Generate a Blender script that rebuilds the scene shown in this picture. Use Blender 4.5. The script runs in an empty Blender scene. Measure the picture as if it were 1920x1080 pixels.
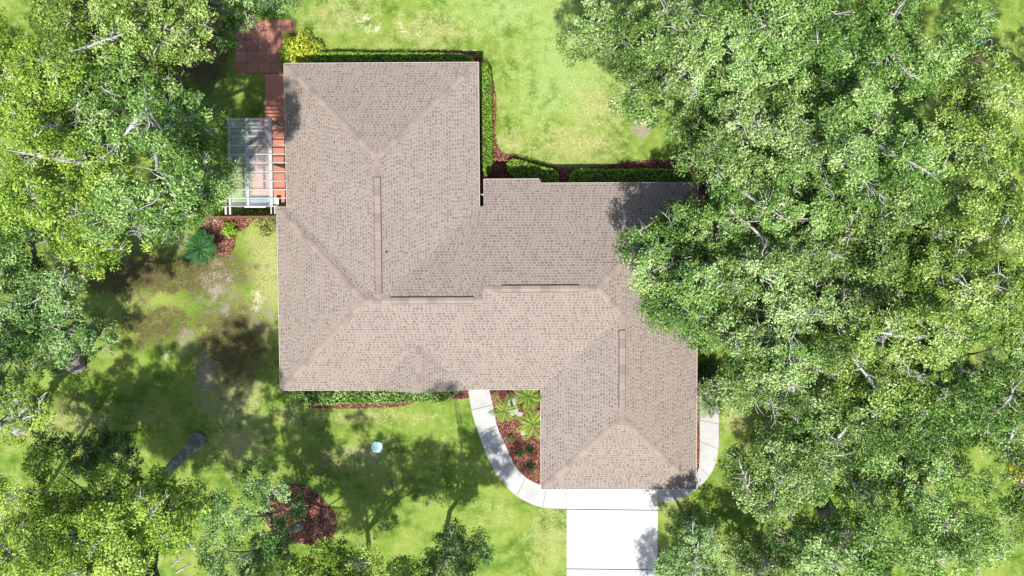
import bpy, bmesh, math, random
import numpy as np
from mathutils import Vector, Matrix, Euler

# ------------------------------------------------------------ camera, light
S = bpy.context.scene
COL = S.collection
H = 42.0
FPX = 1470.0
cam_d = bpy.data.cameras.new('camera')
cam = bpy.data.objects.new('camera', cam_d)
COL.objects.link(cam)
cam.location = (0, 0, H)
cam.rotation_euler = Euler((math.radians(-2.843), math.radians(0.355), math.radians(-0.27)), 'XYZ')
cam_d.sensor_width = 36.0
cam_d.lens = 36.0 * FPX / 1920.0
cam_d.clip_end = 3000
S.camera = cam
S.render.resolution_x = 1024
S.render.resolution_y = 576

SHX, SHY = 0.04, 0.45           # ground shadow per metre of height (x, y)
SUN_DIR = Vector((-SHX, -SHY, 1.0)).normalized()    # towards the sun
sun_d = bpy.data.lights.new('sun', 'SUN')
sun_d.energy = 4.8
sun_d.angle = math.radians(0.9)
sun_d.color = (1.0, 0.965, 0.91)
sun = bpy.data.objects.new('sun', sun_d)
COL.objects.link(sun)
sun.location = (0, -30, 60)
sun.rotation_euler = SUN_DIR.to_track_quat('Z', 'Y').to_euler()
W = bpy.data.worlds.new('World')
S.world = W
W.use_nodes = True
nt = W.node_tree
bg = nt.nodes['Background']
sky = nt.nodes.new('ShaderNodeTexSky')
sky.sky_type = 'NISHITA'
sky.sun_disc = False
sky.sun_elevation = math.asin(SUN_DIR.z)
sky.sun_rotation = math.atan2(SUN_DIR.x, SUN_DIR.y)
sky.air_density = 1.0
sky.dust_density = 1.5
nt.links.new(sky.outputs[0], bg.inputs[0])
bg.inputs[1].default_value = 0.12
S.view_settings.view_transform = 'Standard'
S.view_settings.look = 'None'
S.view_settings.gamma = 1
S.view_settings.use_curve_mapping = False
S.view_settings.exposure = 0.95
S.render.engine = 'CYCLES'
S.cycles.max_bounces = 6
S.cycles.diffuse_bounces = 3
S.cycles.transmission_bounces = 4
S.cycles.transparent_max_bounces = 8

RM = cam.rotation_euler.to_matrix()
def P(px, py, h=0.0):
    """world point at height h that the photograph shows at pixel (px, py)"""
    d = RM @ Vector(((px - 960) / FPX, (540 - py) / FPX, -1.0))
    t = (H - h) / -d.z
    return Vector((d.x * t, d.y * t, h))

# ------------------------------------------------------------ helpers
def tag(o, label=None, cat=None, group=None, kind=None):
    if label: o['label'] = label
    if cat: o['category'] = cat
    if group: o['group'] = group
    if kind: o['kind'] = kind
    return o

def empty(name, loc, label, cat, group=None):
    o = bpy.data.objects.new(name, None)
    o.empty_display_size = 0.3
    COL.objects.link(o)
    o.location = loc
    return tag(o, label, cat, group)

def link(name, me, mat, parent=None):
    o = bpy.data.objects.new(name, me)
    COL.objects.link(o)
    for m in (mat if isinstance(mat, (list, tuple)) else [mat]):
        me.materials.append(m)
    if parent is not None:
        o.parent = parent
        o.location = -Vector(world_loc(parent))
    return o

def world_loc(o):
    v = Vector(o.location)
    while o.parent is not None:
        o = o.parent
        v += Vector(o.location)
    return v

class MB:
    """collects world-space shapes; build() links them as ONE mesh object"""
    def __init__(s):
        s.v = []; s.f = []; s.uv = []; s.mi = []
    def poly(s, pts, uv=None, mi=0):
        b = len(s.v)
        s.v += [tuple(p) for p in pts]
        s.f.append(tuple(range(b, b + len(pts))))
        s.uv.append(uv if uv else [(p[0], p[1]) for p in pts]); s.mi.append(mi)
    def faces(s, vs, fs, mi=0):
        b = len(s.v)
        s.v += [tuple(p) for p in vs]
        for f in fs:
            s.f.append(tuple(b + i for i in f))
            s.uv.append([(vs[i][0], vs[i][1]) for i in f]); s.mi.append(mi)
    def box(s, x0, x1, y0, y1, z0, z1, mi=0):
        vs = [(x0,y0,z0),(x1,y0,z0),(x1,y1,z0),(x0,y1,z0),(x0,y0,z1),(x1,y0,z1),(x1,y1,z1),(x0,y1,z1)]
        s.faces(vs, [(3,2,1,0),(4,5,6,7),(0,1,5,4),(1,2,6,5),(2,3,7,6),(3,0,4,7)], mi)
    def bar(s, a, b, w, h, mi=0):
        a = Vector(a); b = Vector(b); d = (b - a).normalized()
        up = Vector((0,0,1)) if abs(d.z) < .9 else Vector((1,0,0))
        x = d.cross(up).normalized() * w / 2; y = x.cross(d).normalized() * h / 2
        vs = [a-x-y, a+x-y, a+x+y, a-x+y, b-x-y, b+x-y, b+x+y, b-x+y]
        s.faces(vs, [(0,1,2,3),(7,6,5,4),(0,4,5,1),(1,5,6,2),(2,6,7,3),(3,7,4,0)], mi)
    def tube(s, pts, rs, n=6, mi=0):
        pts = [Vector(p) for p in pts]
        vs = []; fs = []
        for i, p in enumerate(pts):
            d = (pts[min(i+1, len(pts)-1)] - pts[max(i-1, 0)])
            if d.length < 1e-6: d = Vector((0,0,1))
            d.normalize()
            up = Vector((0,0,1)) if abs(d.z) < .9 else Vector((1,0,0))
            x = d.cross(up).normalized(); y = d.cross(x)
            for k in range(n):
                a = 2*math.pi*k/n
                vs.append(p + (x*math.cos(a) + y*math.sin(a)) * rs[i])
        for i in range(len(pts)-1):
            for k in range(n):
                k2 = (k+1) % n
                fs.append((i*n+k, i*n+k2, (i+1)*n+k2, (i+1)*n+k))
        fs.append(tuple(range(n))[::-1])
        fs.append(tuple((len(pts)-1)*n + k for k in range(n)))
        s.faces(vs, fs, mi)
    def prism(s, pts, z0, z1, mi=0):
        """pts ccw outline (may be concave)"""
        bm = bmesh.new()
        vv = [bm.verts.new((p[0], p[1], z1)) for p in pts]
        f = bm.faces.new(vv); f.normal_update()
        if f.normal.z < 0: f.normal_flip()
        bmesh.ops.triangulate(bm, faces=[f])
        bm.verts.ensure_lookup_table(); bm.verts.index_update()
        vs = [tuple(v.co) for v in bm.verts]
        fs = [tuple(v.index for v in f.verts) for f in bm.faces]
        bm.free()
        s.faces(vs, fs, mi)
        n = len(pts)
        for i in range(n):
            a = pts[i]; b = pts[(i+1) % n]
            s.faces([(a[0],a[1],z0),(b[0],b[1],z0),(b[0],b[1],z1),(a[0],a[1],z1)], [(0,1,2,3)], mi)
    def build(s, name, mat, parent=None, smooth=False):
        me = bpy.data.meshes.new(name)
        me.from_pydata([tuple(v) for v in s.v], [], s.f)
        uvl = me.uv_layers.new(name='UVMap')
        flat = [c for u in s.uv for c in u]
        uvl.data.foreach_set('uv', np.array(flat, dtype=np.float32).ravel())
        me.polygons.foreach_set('material_index', np.array(s.mi, dtype=np.int32))
        if smooth:
            me.polygons.foreach_set('use_smooth', np.ones(len(s.f), dtype=bool))
        me.update()
        return link(name, me, mat, parent)

def smooth_line(pts, n=6, closed=True):
    out = []
    m = len(pts)
    rng = range(m) if closed else range(m - 1)
    for i in rng:
        if closed:
            p0, p1, p2, p3 = pts[(i-1) % m], pts[i], pts[(i+1) % m], pts[(i+2) % m]
        else:
            p0, p1, p2, p3 = pts[max(i-1,0)], pts[i], pts[i+1], pts[min(i+2,m-1)]
        for k in range(n):
            t = k / n
            out.append(tuple(0.5*((2*p1[j]) + (-p0[j]+p2[j])*t + (2*p0[j]-5*p1[j]+4*p2[j]-p3[j])*t*t
                       + (-p0[j]+3*p1[j]-3*p2[j]+p3[j])*t**3) for j in range(2)))
    if not closed: out.append(tuple(pts[-1][:2]))
    return out

def pxs(pts, h=0.0):
    return [tuple(P(a, b, h)[:2]) for a, b in pts]

# ------------------------------------------------------------ materials
def lin(r, g, b):
    f = lambda c: (c/255/12.92) if c/255 <= .04045 else ((c/255+.055)/1.055)**2.4
    return (f(r), f(g), f(b), 1)

class NT:
    def __init__(s, name):
        s.m = bpy.data.materials.new(name); s.m.use_nodes = True
        s.n = s.m.node_tree.nodes; s.l = s.m.node_tree.links
        s.b = s.n['Principled BSDF']; s.out = s.n['Material Output']
        s.b.inputs['Specular IOR Level'].default_value = 0.25
        s.b.inputs['Roughness'].default_value = 0.85
    def new(s, t, **k):
        n = s.n.new(t)
        for a, v in k.items(): setattr(n, a, v)
        return n
    def put(s, sock, v):
        if hasattr(v, 'is_linked') or isinstance(v, bpy.types.NodeSocket): s.l.new(v, sock)
        else: sock.default_value = v
    def coord(s, kind='Object'):
        return s.new('ShaderNodeTexCoord').outputs[kind]
    def noise(s, vec, scale, detail=4, rough=.6):
        n = s.new('ShaderNodeTexNoise'); s.l.new(vec, n.inputs['Vector'])
        n.inputs['Scale'].default_value = scale; n.inputs['Detail'].default_value = detail
        n.inputs['Roughness'].default_value = rough
        return n.outputs['Fac']
    def voro(s, vec, scale, out='Color', feature='F1'):
        n = s.new('ShaderNodeTexVoronoi', feature=feature); s.l.new(vec, n.inputs['Vector'])
        n.inputs['Scale'].default_value = scale
        return n.outputs[out]
    def math(s, op, a, b=0.0, c=0.0, clamp=False):
        n = s.new('ShaderNodeMath', operation=op, use_clamp=clamp)
        s.put(n.inputs[0], a); s.put(n.inputs[1], b); s.put(n.inputs[2], c)
        return n.outputs[0]
    def mix(s, f, a, b, mode='MIX'):
        n = s.new('ShaderNodeMix', data_type='RGBA', blend_type=mode)
        s.put(n.inputs['Factor'], f); s.put(n.inputs[6], a); s.put(n.inputs[7], b)
        return n.outputs[2]
    def ramp(s, f, stops):
        n = s.new('ShaderNodeValToRGB'); s.l.new(f, n.inputs[0])
        e = n.color_ramp.elements
        while len(e) < len(stops): e.new(0.5)
        for i, (p, c) in enumerate(stops): e[i].position = p; e[i].color = c
        return n.outputs[0]
    def step(s, f, lo, hi):
        n = s.new('ShaderNodeMapRange', clamp=True); s.put(n.inputs[0], f)
        n.inputs[1].default_value = lo; n.inputs[2].default_value = hi
        return n.outputs[0]
    def attr(s, name):
        return s.new('ShaderNodeAttribute', attribute_name=name)
    def bump(s, hgt, strength=.5, dist=.02):
        n = s.new('ShaderNodeBump'); s.l.new(hgt, n.inputs['Height'])
        n.inputs['Strength'].default_value = strength; n.inputs['Distance'].default_value = dist
        s.l.new(n.outputs[0], s.b.inputs['Normal'])
    def base(s, c): s.put(s.b.inputs['Base Color'], c)

def simple(name, c, rough=.8, var=.12, scale=6.0, metallic=0):
    t = NT(name); v = t.coord()
    n = t.noise(v, scale, 5)
    c2 = tuple(max(0, x*(1-2*var)) for x in c[:3]) + (1,)
    c3 = tuple(min(1, x*(1+var)) for x in c[:3]) + (1,)
    t.base(t.mix(n, c2, c3)); t.b.inputs['Roughness'].default_value = rough
    t.b.inputs['Metallic'].default_value = metallic
    return t.m

def leaf_mat(name, dark, mid, light, transl=.17):
    t = NT(name)
    a = t.attr('tint').outputs['Fac']
    col = t.ramp(a, [(0.0, dark), (0.5, mid), (1.0, light)])
    t.base(col); t.b.inputs['Roughness'].default_value = .5
    t.b.inputs['Specular IOR Level'].default_value = .12
    tr = t.new('ShaderNodeBsdfTranslucent')
    bright = t.mix(.5, col, (.30, .42, .03, 1))
    t.l.new(bright, tr.inputs[0])
    mx = t.new('ShaderNodeMixShader'); mx.inputs[0].default_value = transl
    t.l.new(t.b.outputs[0], mx.inputs[1]); t.l.new(tr.outputs[0], mx.inputs[2])
    t.l.new(mx.outputs[0], t.out.inputs[0])
    return t.m

def mat_shingle():
    t = NT('shingle'); uv = t.coord('UV')
    sp = t.new('ShaderNodeSeparateXYZ'); t.l.new(uv, sp.inputs[0])
    ROW, CELL = 0.138, 0.20
    v = t.math('DIVIDE', sp.outputs[1], ROW)
    row = t.math('FLOOR', v); vf = t.math('FRACT', v)
    wn = t.new('ShaderNodeTexWhiteNoise', noise_dimensions='1D'); t.l.new(row, wn.inputs['W'])
    u = t.math('ADD', t.math('DIVIDE', sp.outputs[0], CELL), t.math('MULTIPLY', wn.outputs[0], 1.0))
    cell = t.math('FLOOR', u); uf = t.math('FRACT', u)
    cb = t.new('ShaderNodeCombineXYZ'); t.l.new(cell, cb.inputs[0]); t.l.new(row, cb.inputs[1])
    wc = t.new('ShaderNodeTexWhiteNoise', noise_dimensions='2D'); t.l.new(cb.outputs[0], wc.inputs['Vector'])
    r = wc.outputs[0]
    # light tab: its width varies from cell to cell
    wid = t.math('MULTIPLY_ADD', t.math('POWER', r, 2.2), .72, .13)
    tab = t.step(t.math('SUBTRACT', uf, wid), -.06, .06)           # 0 in the light tab, 1 in the dark slot
    band = t.math('MULTIPLY', t.step(vf, .02, .12), t.math('SUBTRACT', 1.0, t.step(vf, .72, .84)))
    big = t.noise(uv, .55, 3); mid = t.noise(uv, 2.3, 3)
    dk = t.math('MULTIPLY', t.math('MULTIPLY', tab, band), t.step(t.math('ADD', t.noise(uv, 1.6, 4, .7), t.math('MULTIPLY', t.noise(uv, 5.0, 2), .6)), .42, .80))
    dk = t.math('MULTIPLY', dk, t.step(t.math('ADD', t.math('MULTIPLY', mid, 1.3), t.math('MULTIPLY', r, .45)), .2, .6))
    gran = t.noise(uv, 60, 2); wd = t.new('ShaderNodeTexWhiteNoise', noise_dimensions='3D'); t.l.new(cb.outputs[0], wd.inputs['Vector'])
    light = t.mix(gran, (.200, .166, .140, 1), (.264, .224, .192, 1))
    light = t.mix(t.math('MULTIPLY', r, .3), light, (.14, .113, .096, 1))
    dark = t.mix(gran, (.084, .065, .054, 1), (.122, .097, .082, 1))
    dark = t.mix(t.math('MULTIPLY', wd.outputs[0], .55), dark, light)
    col = t.mix(dk, light, dark)
    col = t.mix(t.math('MULTIPLY', t.step(big, .42, .68), .20), col, (.14, .115, .098, 1))
    t.base(col); t.b.inputs['Roughness'].default_value = .95
    edge = t.math('ADD', t.math('MULTIPLY', vf, -.6), t.math('MULTIPLY', dk, -.6))
    t.bump(t.math('ADD', edge, t.math('MULTIPLY', gran, .4)), .55, .012)
    return t.m

def mat_cap():
    t = NT('ridge_shingle'); uv = t.coord('UV')
    sp = t.new('ShaderNodeSeparateXYZ'); t.l.new(uv, sp.inputs[0])
    v = t.math('DIVIDE', sp.outputs[0], .42)
    wn = t.new('ShaderNodeTexWhiteNoise', noise_dimensions='1D'); t.l.new(t.math('FLOOR', v), wn.inputs['W'])
    col = t.mix(t.step(wn.outputs[0], .1, .9), (.140, .113, .094, 1), (.198, .162, .137, 1))
    seam = t.math('LESS_THAN', t.math('FRACT', v), .07)
    col = t.mix(t.math('MULTIPLY', seam, .3), col, (.14, .10, .08, 1))
    g = t.noise(t.coord(), 40, 2)
    col = t.mix(t.math('MULTIPLY', g, .25), col, (.30, .23, .19, 1))
    t.base(col); t.b.inputs['Roughness'].default_value = .95
    t.bump(g, .3, .01)
    return t.m

def mat_ground():
    t = NT('lawn'); c = t.coord()
    n1 = t.noise(c, .45, 4); n2 = t.noise(c, 1.7, 5, .65); n3 = t.noise(c, 9, 5, .7); n4 = t.noise(c, 34, 3, .7)
    lush = t.mix(t.step(n2, .35, .65), (.070, .130, .018, 1), (.150, .240, .038, 1))
    lush = t.mix(t.step(n1, .42, .62), lush, (.205, .28, .055, 1))
    mint = t.mix(n3, (.19, .275, .075, 1), (.30, .385, .145, 1))
    dry = t.mix(t.step(n3, .3, .7), (.20, .225, .070, 1), (.40, .385, .19, 1))
    dirt = t.mix(n3, (.15, .125, .095, 1), (.36, .32, .26, 1))
    litter = t.mix(t.step(t.voro(c, 14, 'Distance'), .1, .6), (.15, .118, .058, 1), (.085, .072, .032, 1))
    sand = t.mix(n3, (.42, .39, .31, 1), (.66, .62, .54, 1))
    def m(name, lo=.28, hi=.74):
        a = t.attr(name).outputs['Fac']
        x = t.math('MULTIPLY_ADD', t.math('SUBTRACT', n2, .5), 1.1, a)
        x = t.math('MULTIPLY_ADD', t.math('SUBTRACT', n3, .5), .75, x)
        return t.step(x, lo, hi)
    col = lush
    col = t.mix(t.math('MULTIPLY', t.step(t.math('ADD', n2, t.math('MULTIPLY', n3, .5)), .74, .98), .5), col, dry)
    brown = t.mix(n4, (.12, .105, .045, 1), (.24, .21, .10, 1))
    col = t.mix(t.math('MULTIPLY', t.step(t.math('ADD', t.noise(c, 2.6, 6, .75), t.math('MULTIPLY', n1, .5)), .76, .98), .45), col, brown)
    col = t.mix(m('mint'), col, mint)
    col = t.mix(m('dry'), col, dry)
    col = t.mix(m('litter', .4, .7), col, litter)
    col = t.mix(m('dirt', .4, .7), col, dirt)
    col = t.mix(m('sand', .4, .7), col, sand)
    n5 = t.noise(c, 15, 3, .8)
    g = t.math('MULTIPLY_ADD', t.step(t.math('MULTIPLY_ADD', n5, .7, t.math('MULTIPLY', n4, .4)), .33, .77), 1.15, .38)
    vd = t.voro(c, 5.5, 'Distance')
    col = t.mix(t.math('MULTIPLY', t.math('LESS_THAN', vd, .11), .55), col, (.30, .21, .09, 1))
    cc = t.new('ShaderNodeCombineXYZ'); [t.l.new(g, cc.inputs[i]) for i in range(3)]
    col = t.mix(.62, col, cc.outputs[0], 'MULTIPLY')
    col = t.mix(.25, col, t.mix(n4, (.05, .09, .02, 1), (.5, .5, .2, 1)), 'OVERLAY')
    t.base(col); t.b.inputs['Roughness'].default_value = 1.0
    t.b.inputs['Specular IOR Level'].default_value = .05
    t.bump(t.math('ADD', n3, n4), .7, .05)
    return t.m

def mat_mulch(name, a, b, c3):
    t = NT(name); c = t.coord()
    v = t.voro(c, 17); d = t.voro(c, 17, 'Distance')
    sp = t.new('ShaderNodeSeparateXYZ'); t.l.new(v, sp.inputs[0])
    col = t.ramp(sp.outputs[0], [(0, a), (.6, b), (1, c3)])
    col = t.mix(t.step(d, .35, .75), col, tuple(x*.25 for x in a[:3]) + (1,))
    n = t.noise(c, 1.3, 4)
    col = t.mix(t.math('MULTIPLY', t.step(n, .5, .7), .35), col, (.20, .14, .08, 1))
    t.base(col); t.b.inputs['Roughness'].default_value = .95
    t.bump(t.math('SUBTRACT', 1.0, d), 1.0, .04)
    return t.m

def mat_concrete(name, c0, c1, stain):
    t = NT(name); c = t.coord()
    n = t.noise(c, .9, 6, .65); f = t.noise(c, 25, 3)
    col = t.mix(t.step(n, .3, .7), c0, c1)
    st = t.math('MULTIPLY', t.step(t.noise(c, 3.2, 6, .7), .56, .74), .35)
    col = t.mix(st, col, stain)
    col = t.mix(t.math('MULTIPLY', f, .12), col, (.3, .28, .25, 1))
    t.base(col); t.bump(f, .25, .006)
    return t.m

def mat_paver(name, mortar, tiles, sx, sy, off=0.5):
    t = NT(name); c = t.coord()
    b = t.new('ShaderNodeTexBrick'); t.l.new(c, b.inputs['Vector'])
    b.inputs['Scale'].default_value = 1.0; b.inputs['Brick Width'].default_value = sx
    b.inputs['Row Height'].default_value = sy; b.inputs['Mortar Size'].default_value = .018
    b.inputs['Mortar'].default_value = mortar; b.offset = off
    b.inputs['Color1'].default_value = tiles[0]; b.inputs['Color2'].default_value = tiles[1]
    n = t.noise(c, 4, 5)
    col = t.mix(t.math('MULTIPLY', t.step(n, .35, .75), .45), b.outputs[0], tiles[2])
    t.base(col); t.bump(t.math('SUBTRACT', t.noise(c, 30), b.outputs['Fac']), .5, .015)
    return t.m

def mat_bark(name, a, b, pale):
    t = NT(name); c = t.coord()
    n = t.noise(c, 5, 6, .7); w = t.voro(c, 12, 'Distance')
    col = t.mix(n, a, b)
    col = t.mix(t.step(t.noise(c, 2.2, 5, .7), .45, .62), col, pale)
    t.base(col); t.bump(t.math('ADD', n, w), .9, .04); return t.m

def mat_poly():
    t = NT('clear_panel')
    t.base((.62, .68, .70, 1)); t.b.inputs['Roughness'].default_value = .12
    t.b.inputs['Specular IOR Level'].default_value = .5
    tp = t.new('ShaderNodeBsdfTransparent'); tp.inputs[0].default_value = (.93, .97, .96, 1)
    mx = t.new('ShaderNodeMixShader')
    c = t.coord()
    sp = t.new('ShaderNodeSeparateXYZ'); t.l.new(c, sp.inputs[0])
    w = t.math('SINE', t.math('MULTIPLY', sp.outputs[1], 2*math.pi/.076))
    f = t.math('MULTIPLY_ADD', t.step(t.noise(c, 1.1, 5), .3, .75), .18, .09)
    t.l.new(f, mx.inputs[0])
    t.l.new(tp.outputs[0], mx.inputs[1]); t.l.new(t.b.outputs[0], mx.inputs[2])
    t.l.new(mx.outputs[0], t.out.inputs[0]); t.bump(w, .35, .012)
    return t.m

M = dict(
    shingle=mat_shingle(), cap=mat_cap(), lawn=mat_ground(),
    mulch=mat_mulch('red_mulch', (.085, .024, .014, 1), (.19, .064, .040, 1), (.38, .22, .16, 1)),
    mulch_tan=mat_mulch('brown_mulch', (.20, .13, .10, 1), (.34, .24, .19, 1), (.5, .4, .33, 1)),
    concrete=mat_concrete('concrete', (.345, .34, .325, 1), (.405, .40, .385, 1), (.40, .385, .36, 1)),
    walk=mat_concrete('grey_concrete', (.26, .26, .25, 1), (.34, .34, .33, 1), (.17, .165, .15, 1)),
    redwalk=mat_concrete('red_concrete', (.36, .13, .085, 1), (.44, .18, .125, 1), (.25, .10, .07, 1)),
    paver=mat_paver('terracotta_paver', (.10, .05, .035, 1), ((.30, .125, .08, 1), (.22, .085, .058, 1), (.38, .24, .17, 1)), .62, .62, 0.0),
    joint=simple('joint_soil', (.10, .085, .065, 1), .95),
    fascia=simple('cream_trim', (.36, .32, .28, 1), .5, .03),
    stucco=simple('stucco', (.60, .54, .45, 1), .9, .05, 18),
    white=simple('white_paint', (.74, .73, .70, 1), .45, .05),
    shaded_timber=simple('shaded_white_timber', (.40, .39, .36, 1), .7, .3, 5),  # mottled white timber; shade on the rails is put into its darker colour
    glass=simple('window_glass', (.03, .04, .05, 1), .08, .05),
    door=simple('door_paint', (.16, .06, .04, 1), .5, .1),
    vent_dark=simple('vent_mesh', (.035, .03, .028, 1), .9),
    pipe=simple('black_pipe', (.02, .02, .02, 1), .6),
    timber=simple('stained_timber', (.13, .065, .035, 1), .8, .25, 9),
    poly=mat_poly(),
    lid=simple('pale_aqua_plastic', (.52, .78, .70, 1), .55, .08, 5),
    lid_rim=simple('dark_teal_plastic', (.06, .17, .15, 1), .6, .1),
    rock=mat_concrete('pale_rock', (.24, .23, .21, 1), (.38, .37, .34, 1), (.16, .15, .13, 1)),
    bark=mat_bark('oak_bark', (.11, .095, .08, 1), (.22, .20, .175, 1), (.34, .33, .30, 1)),
    pale=mat_bark('lichen_twigs', (.20, .185, .16, 1), (.34, .325, .29, 1), (.50, .49, .45, 1)),
    palmbark=simple('palm_trunk', (.10, .075, .05, 1), .9, .3, 14),
    cushion=simple('slate_blue_fabric', (.13, .17, .24, 1), .9, .15),
    teal=simple('turquoise_plastic', (.03, .33, .32, 1), .5, .1),
    core=simple('hedge_dark_core', (.035, .045, .015, 1), .95),
)
L = dict(
    yellow=leaf_mat('yellow_green_leaves', (.038, .085, .007, 1), (.205, .325, .036, 1), (.48, .60, .15, 1)),
    warm=leaf_mat('warm_olive_leaves', (.030, .070, .008, 1), (.180, .280, .042, 1), (.46, .56, .20, 1)),
    mid=leaf_mat('mid_green_leaves', (.020, .058, .010, 1), (.128, .242, .044, 1), (.39, .52, .20, 1)),
    oak=leaf_mat('oak_leaves', (.024, .058, .011, 1), (.150, .246, .052, 1), (.43, .53, .24, 1)),
    blue=leaf_mat('blue_green_leaves', (.024, .066, .014, 1), (.135, .245, .062, 1), (.36, .49, .22, 1)),
    dark=leaf_mat('dark_green_leaves', (.018, .050, .012, 1), (.050, .110, .026, 1), (.18, .28, .09, 1)),
    hedge=leaf_mat('hedge_leaves', (.060, .150, .012, 1), (.19, .34, .030, 1), (.38, .52, .09, 1), .3),
    gold=leaf_mat('golden_leaves', (.08, .16, .015, 1), (.30, .36, .03, 1), (.66, .62, .08, 1)),
    bright=leaf_mat('flower_yellow_leaves', (.30, .30, .01, 1), (.75, .58, .01, 1), (.85, .70, .03, 1)),
    palm=leaf_mat('palm_fronds', (.05, .12, .012, 1), (.15, .26, .03, 1), (.36, .44, .08, 1)),
    cycad=leaf_mat('cycad_fronds', (.008, .04, .012, 1), (.02, .085, .022, 1), (.06, .17, .04, 1), .12),
    ivy=leaf_mat('ground_vine_leaves', (.08, .11, .02, 1), (.20, .23, .06, 1), (.38, .38, .16, 1)),
)

# ------------------------------------------------------------ ground
house_rect = (-11.4, 8.5, -11.6, 8.7)
def build_ground():
    xs = np.concatenate([[-600, -250, -120, -70, -50, -42], np.arange(-36, 36.01, .25), [42, 50, 70, 120, 250, 600]])
    ys = np.concatenate([[-600, -250, -120, -70, -45, -35], np.arange(-28, 28.01, .25), [35, 45, 70, 120, 250, 600]])
    X, Y = np.meshgrid(xs, ys)
    nx, ny = len(xs), len(ys)
    co = np.stack([X.ravel(), Y.ravel(), np.zeros(X.size)], 1)
    idx = np.arange(nx*ny).reshape(ny, nx)
    q = np.stack([idx[:-1,:-1].ravel(), idx[:-1,1:].ravel(), idx[1:,1:].ravel(), idx[1:,:-1].ravel()], 1)
    me = bpy.data.meshes.new('lawn')
    me.vertices.add(len(co)); me.vertices.foreach_set('co', co.astype(np.float32).ravel())
    me.loops.add(q.size); me.loops.foreach_set('vertex_index', q.ravel().astype(np.int32))
    me.polygons.add(len(q)); me.polygons.foreach_set('loop_start', np.arange(0, q.size, 4, dtype=np.int32))
    me.update(calc_edges=True)
    # patches of a different turf or of bare earth: (px, py, rx, ry, strength)
    Z = dict(
        mint=[(1060,120,120,130,.72),(960,20,160,60,.66),(1010,200,80,60,.6),(900,60,60,30,.4),(1080,10,160,40,.6)],
        dry=[(640,30,80,40,.6),(800,60,90,45,.6),(720,90,110,18,.4),(1120,200,70,70,.6),(1080,270,110,50,.62),(960,270,40,40,.6),
             (500,500,50,110,.75),(470,620,60,90,.7),(440,740,60,80,.85),(450,830,70,50,.7),(660,860,100,50,.55),(560,780,90,30,.5),
             (250,560,120,60,.5),(120,790,120,60,.55),(230,860,80,60,.4),(820,860,60,60,.3),(1030,1010,50,90,.55),(1260,970,50,60,.4),
             (1380,770,40,60,.7),(700,780,120,22,.55),(930,960,60,30,.4),(280,780,60,30,.5)],
        sand=[(690,40,40,26,.5),(770,55,40,22,.42),(860,96,60,8,.4),(312,665,22,16,.42),(500,430,26,26,.45),(900,60,20,10,.3),(480,560,25,40,.5)],
        dirt=[(410,540,60,100,.55),(350,640,40,40,.55),(385,700,30,60,.7),(450,900,60,60,.35),(490,600,50,50,.5),(700,850,110,40,.42),
              (330,440,60,40,.6),(225,480,60,40,.5),(1200,235,26,34,.75),(380,745,22,50,.55),(800,100,90,8,.4)],
        litter=[(390,510,110,70,.8),(380,90,70,90,.95),(330,60,80,90,.8),(290,150,90,60,.9),(1265,40,300,120,.35),(1300,960,100,26,.55),(620,800,90,20,.45),(600,870,110,70,.5),(740,900,70,70,.5),(230,760,160,50,.4),(860,950,60,40,.3),
                (430,640,100,120,.8),(260,510,190,60,.8),(290,610,130,60,.7),(130,760,130,40,.5),(440,760,70,60,.45),(200,520,120,60,.5),(1500,250,250,200,.5),(1400,700,60,40,.6),(1840,95,30,22,1.2)],
    )
    for name, bl in Z.items():
        a = np.zeros(len(co))
        for (px, py, rx, ry, s) in bl:
            p = P(px, py); sx = rx/35; sy = ry/35
            a = np.maximum(a, s*np.exp(-(((co[:,0]-p.x)/sx)**2 + ((co[:,1]-p.y)/sy)**2)*.8))
        at = me.attributes.new(name, 'FLOAT', 'POINT')
        at.data.foreach_set('value', a.astype(np.float32))
    o = link('lawn', me, M['lawn'])
    tag(o, kind='structure')
build_ground()

def bed(name, pts, z=.035, mat='mulch', n=6):
    m = MB(); m.prism(smooth_line(pxs(pts), n) if n > 1 else pxs(pts), -.03, z)
    o = m.build(name, M[mat]); return tag(o, kind='structure')
bed('mulch_bed', [(880,96),(905,112),(925,150),(931,200),(930,250),(938,282),(962,291),(1000,303),(1040,312),(1080,316),(1150,308),(1220,300),
                  (1290,304),(1325,330),(1330,365),(1300,380),(1150,385),(1000,380),(900,375),(860,300),(860,140)])
bed('mulch_bed', [(600,720),(572,760),(640,766),(750,762),(800,748),(880,746),(900,720),(700,700)], n=4)
bed('mulch_bed', [(885,700),(905,735),(935,830),(965,880),(1012,925),(1050,925),(1050,700)], z=.03, n=1)
bed('mulch_bed', [(512,918),(540,908),(575,912),(605,935),(625,960),(632,985),(620,1010),(595,1022),(560,1018),(530,1010),(500,980),(500,940)])
bed('mulch_bed', [(384,408),(420,402),(470,404),(470,420),(444,440),(440,462),(425,482),(400,470),(395,440),(375,425)])
bed('mulch_bed', [(1290,690),(1350,690),(1360,740),(1330,760),(1316,780),(1313,890),(1280,905),(1280,780)], z=.028, n=2)
bed('mulch_bed', [(578,100),(600,96),(760,96),(880,98),(880,150),(600,150)], z=.03, n=3)
bed('mulch_bed', [(1902,868),(1910,866),(1935,850),(1960,930),(1928,935),(1908,915)], mat='mulch_tan')
bed('mulch_bed', [(1916,735),(1935,735),(1950,800),(1920,795)], mat='mulch_tan')

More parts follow.
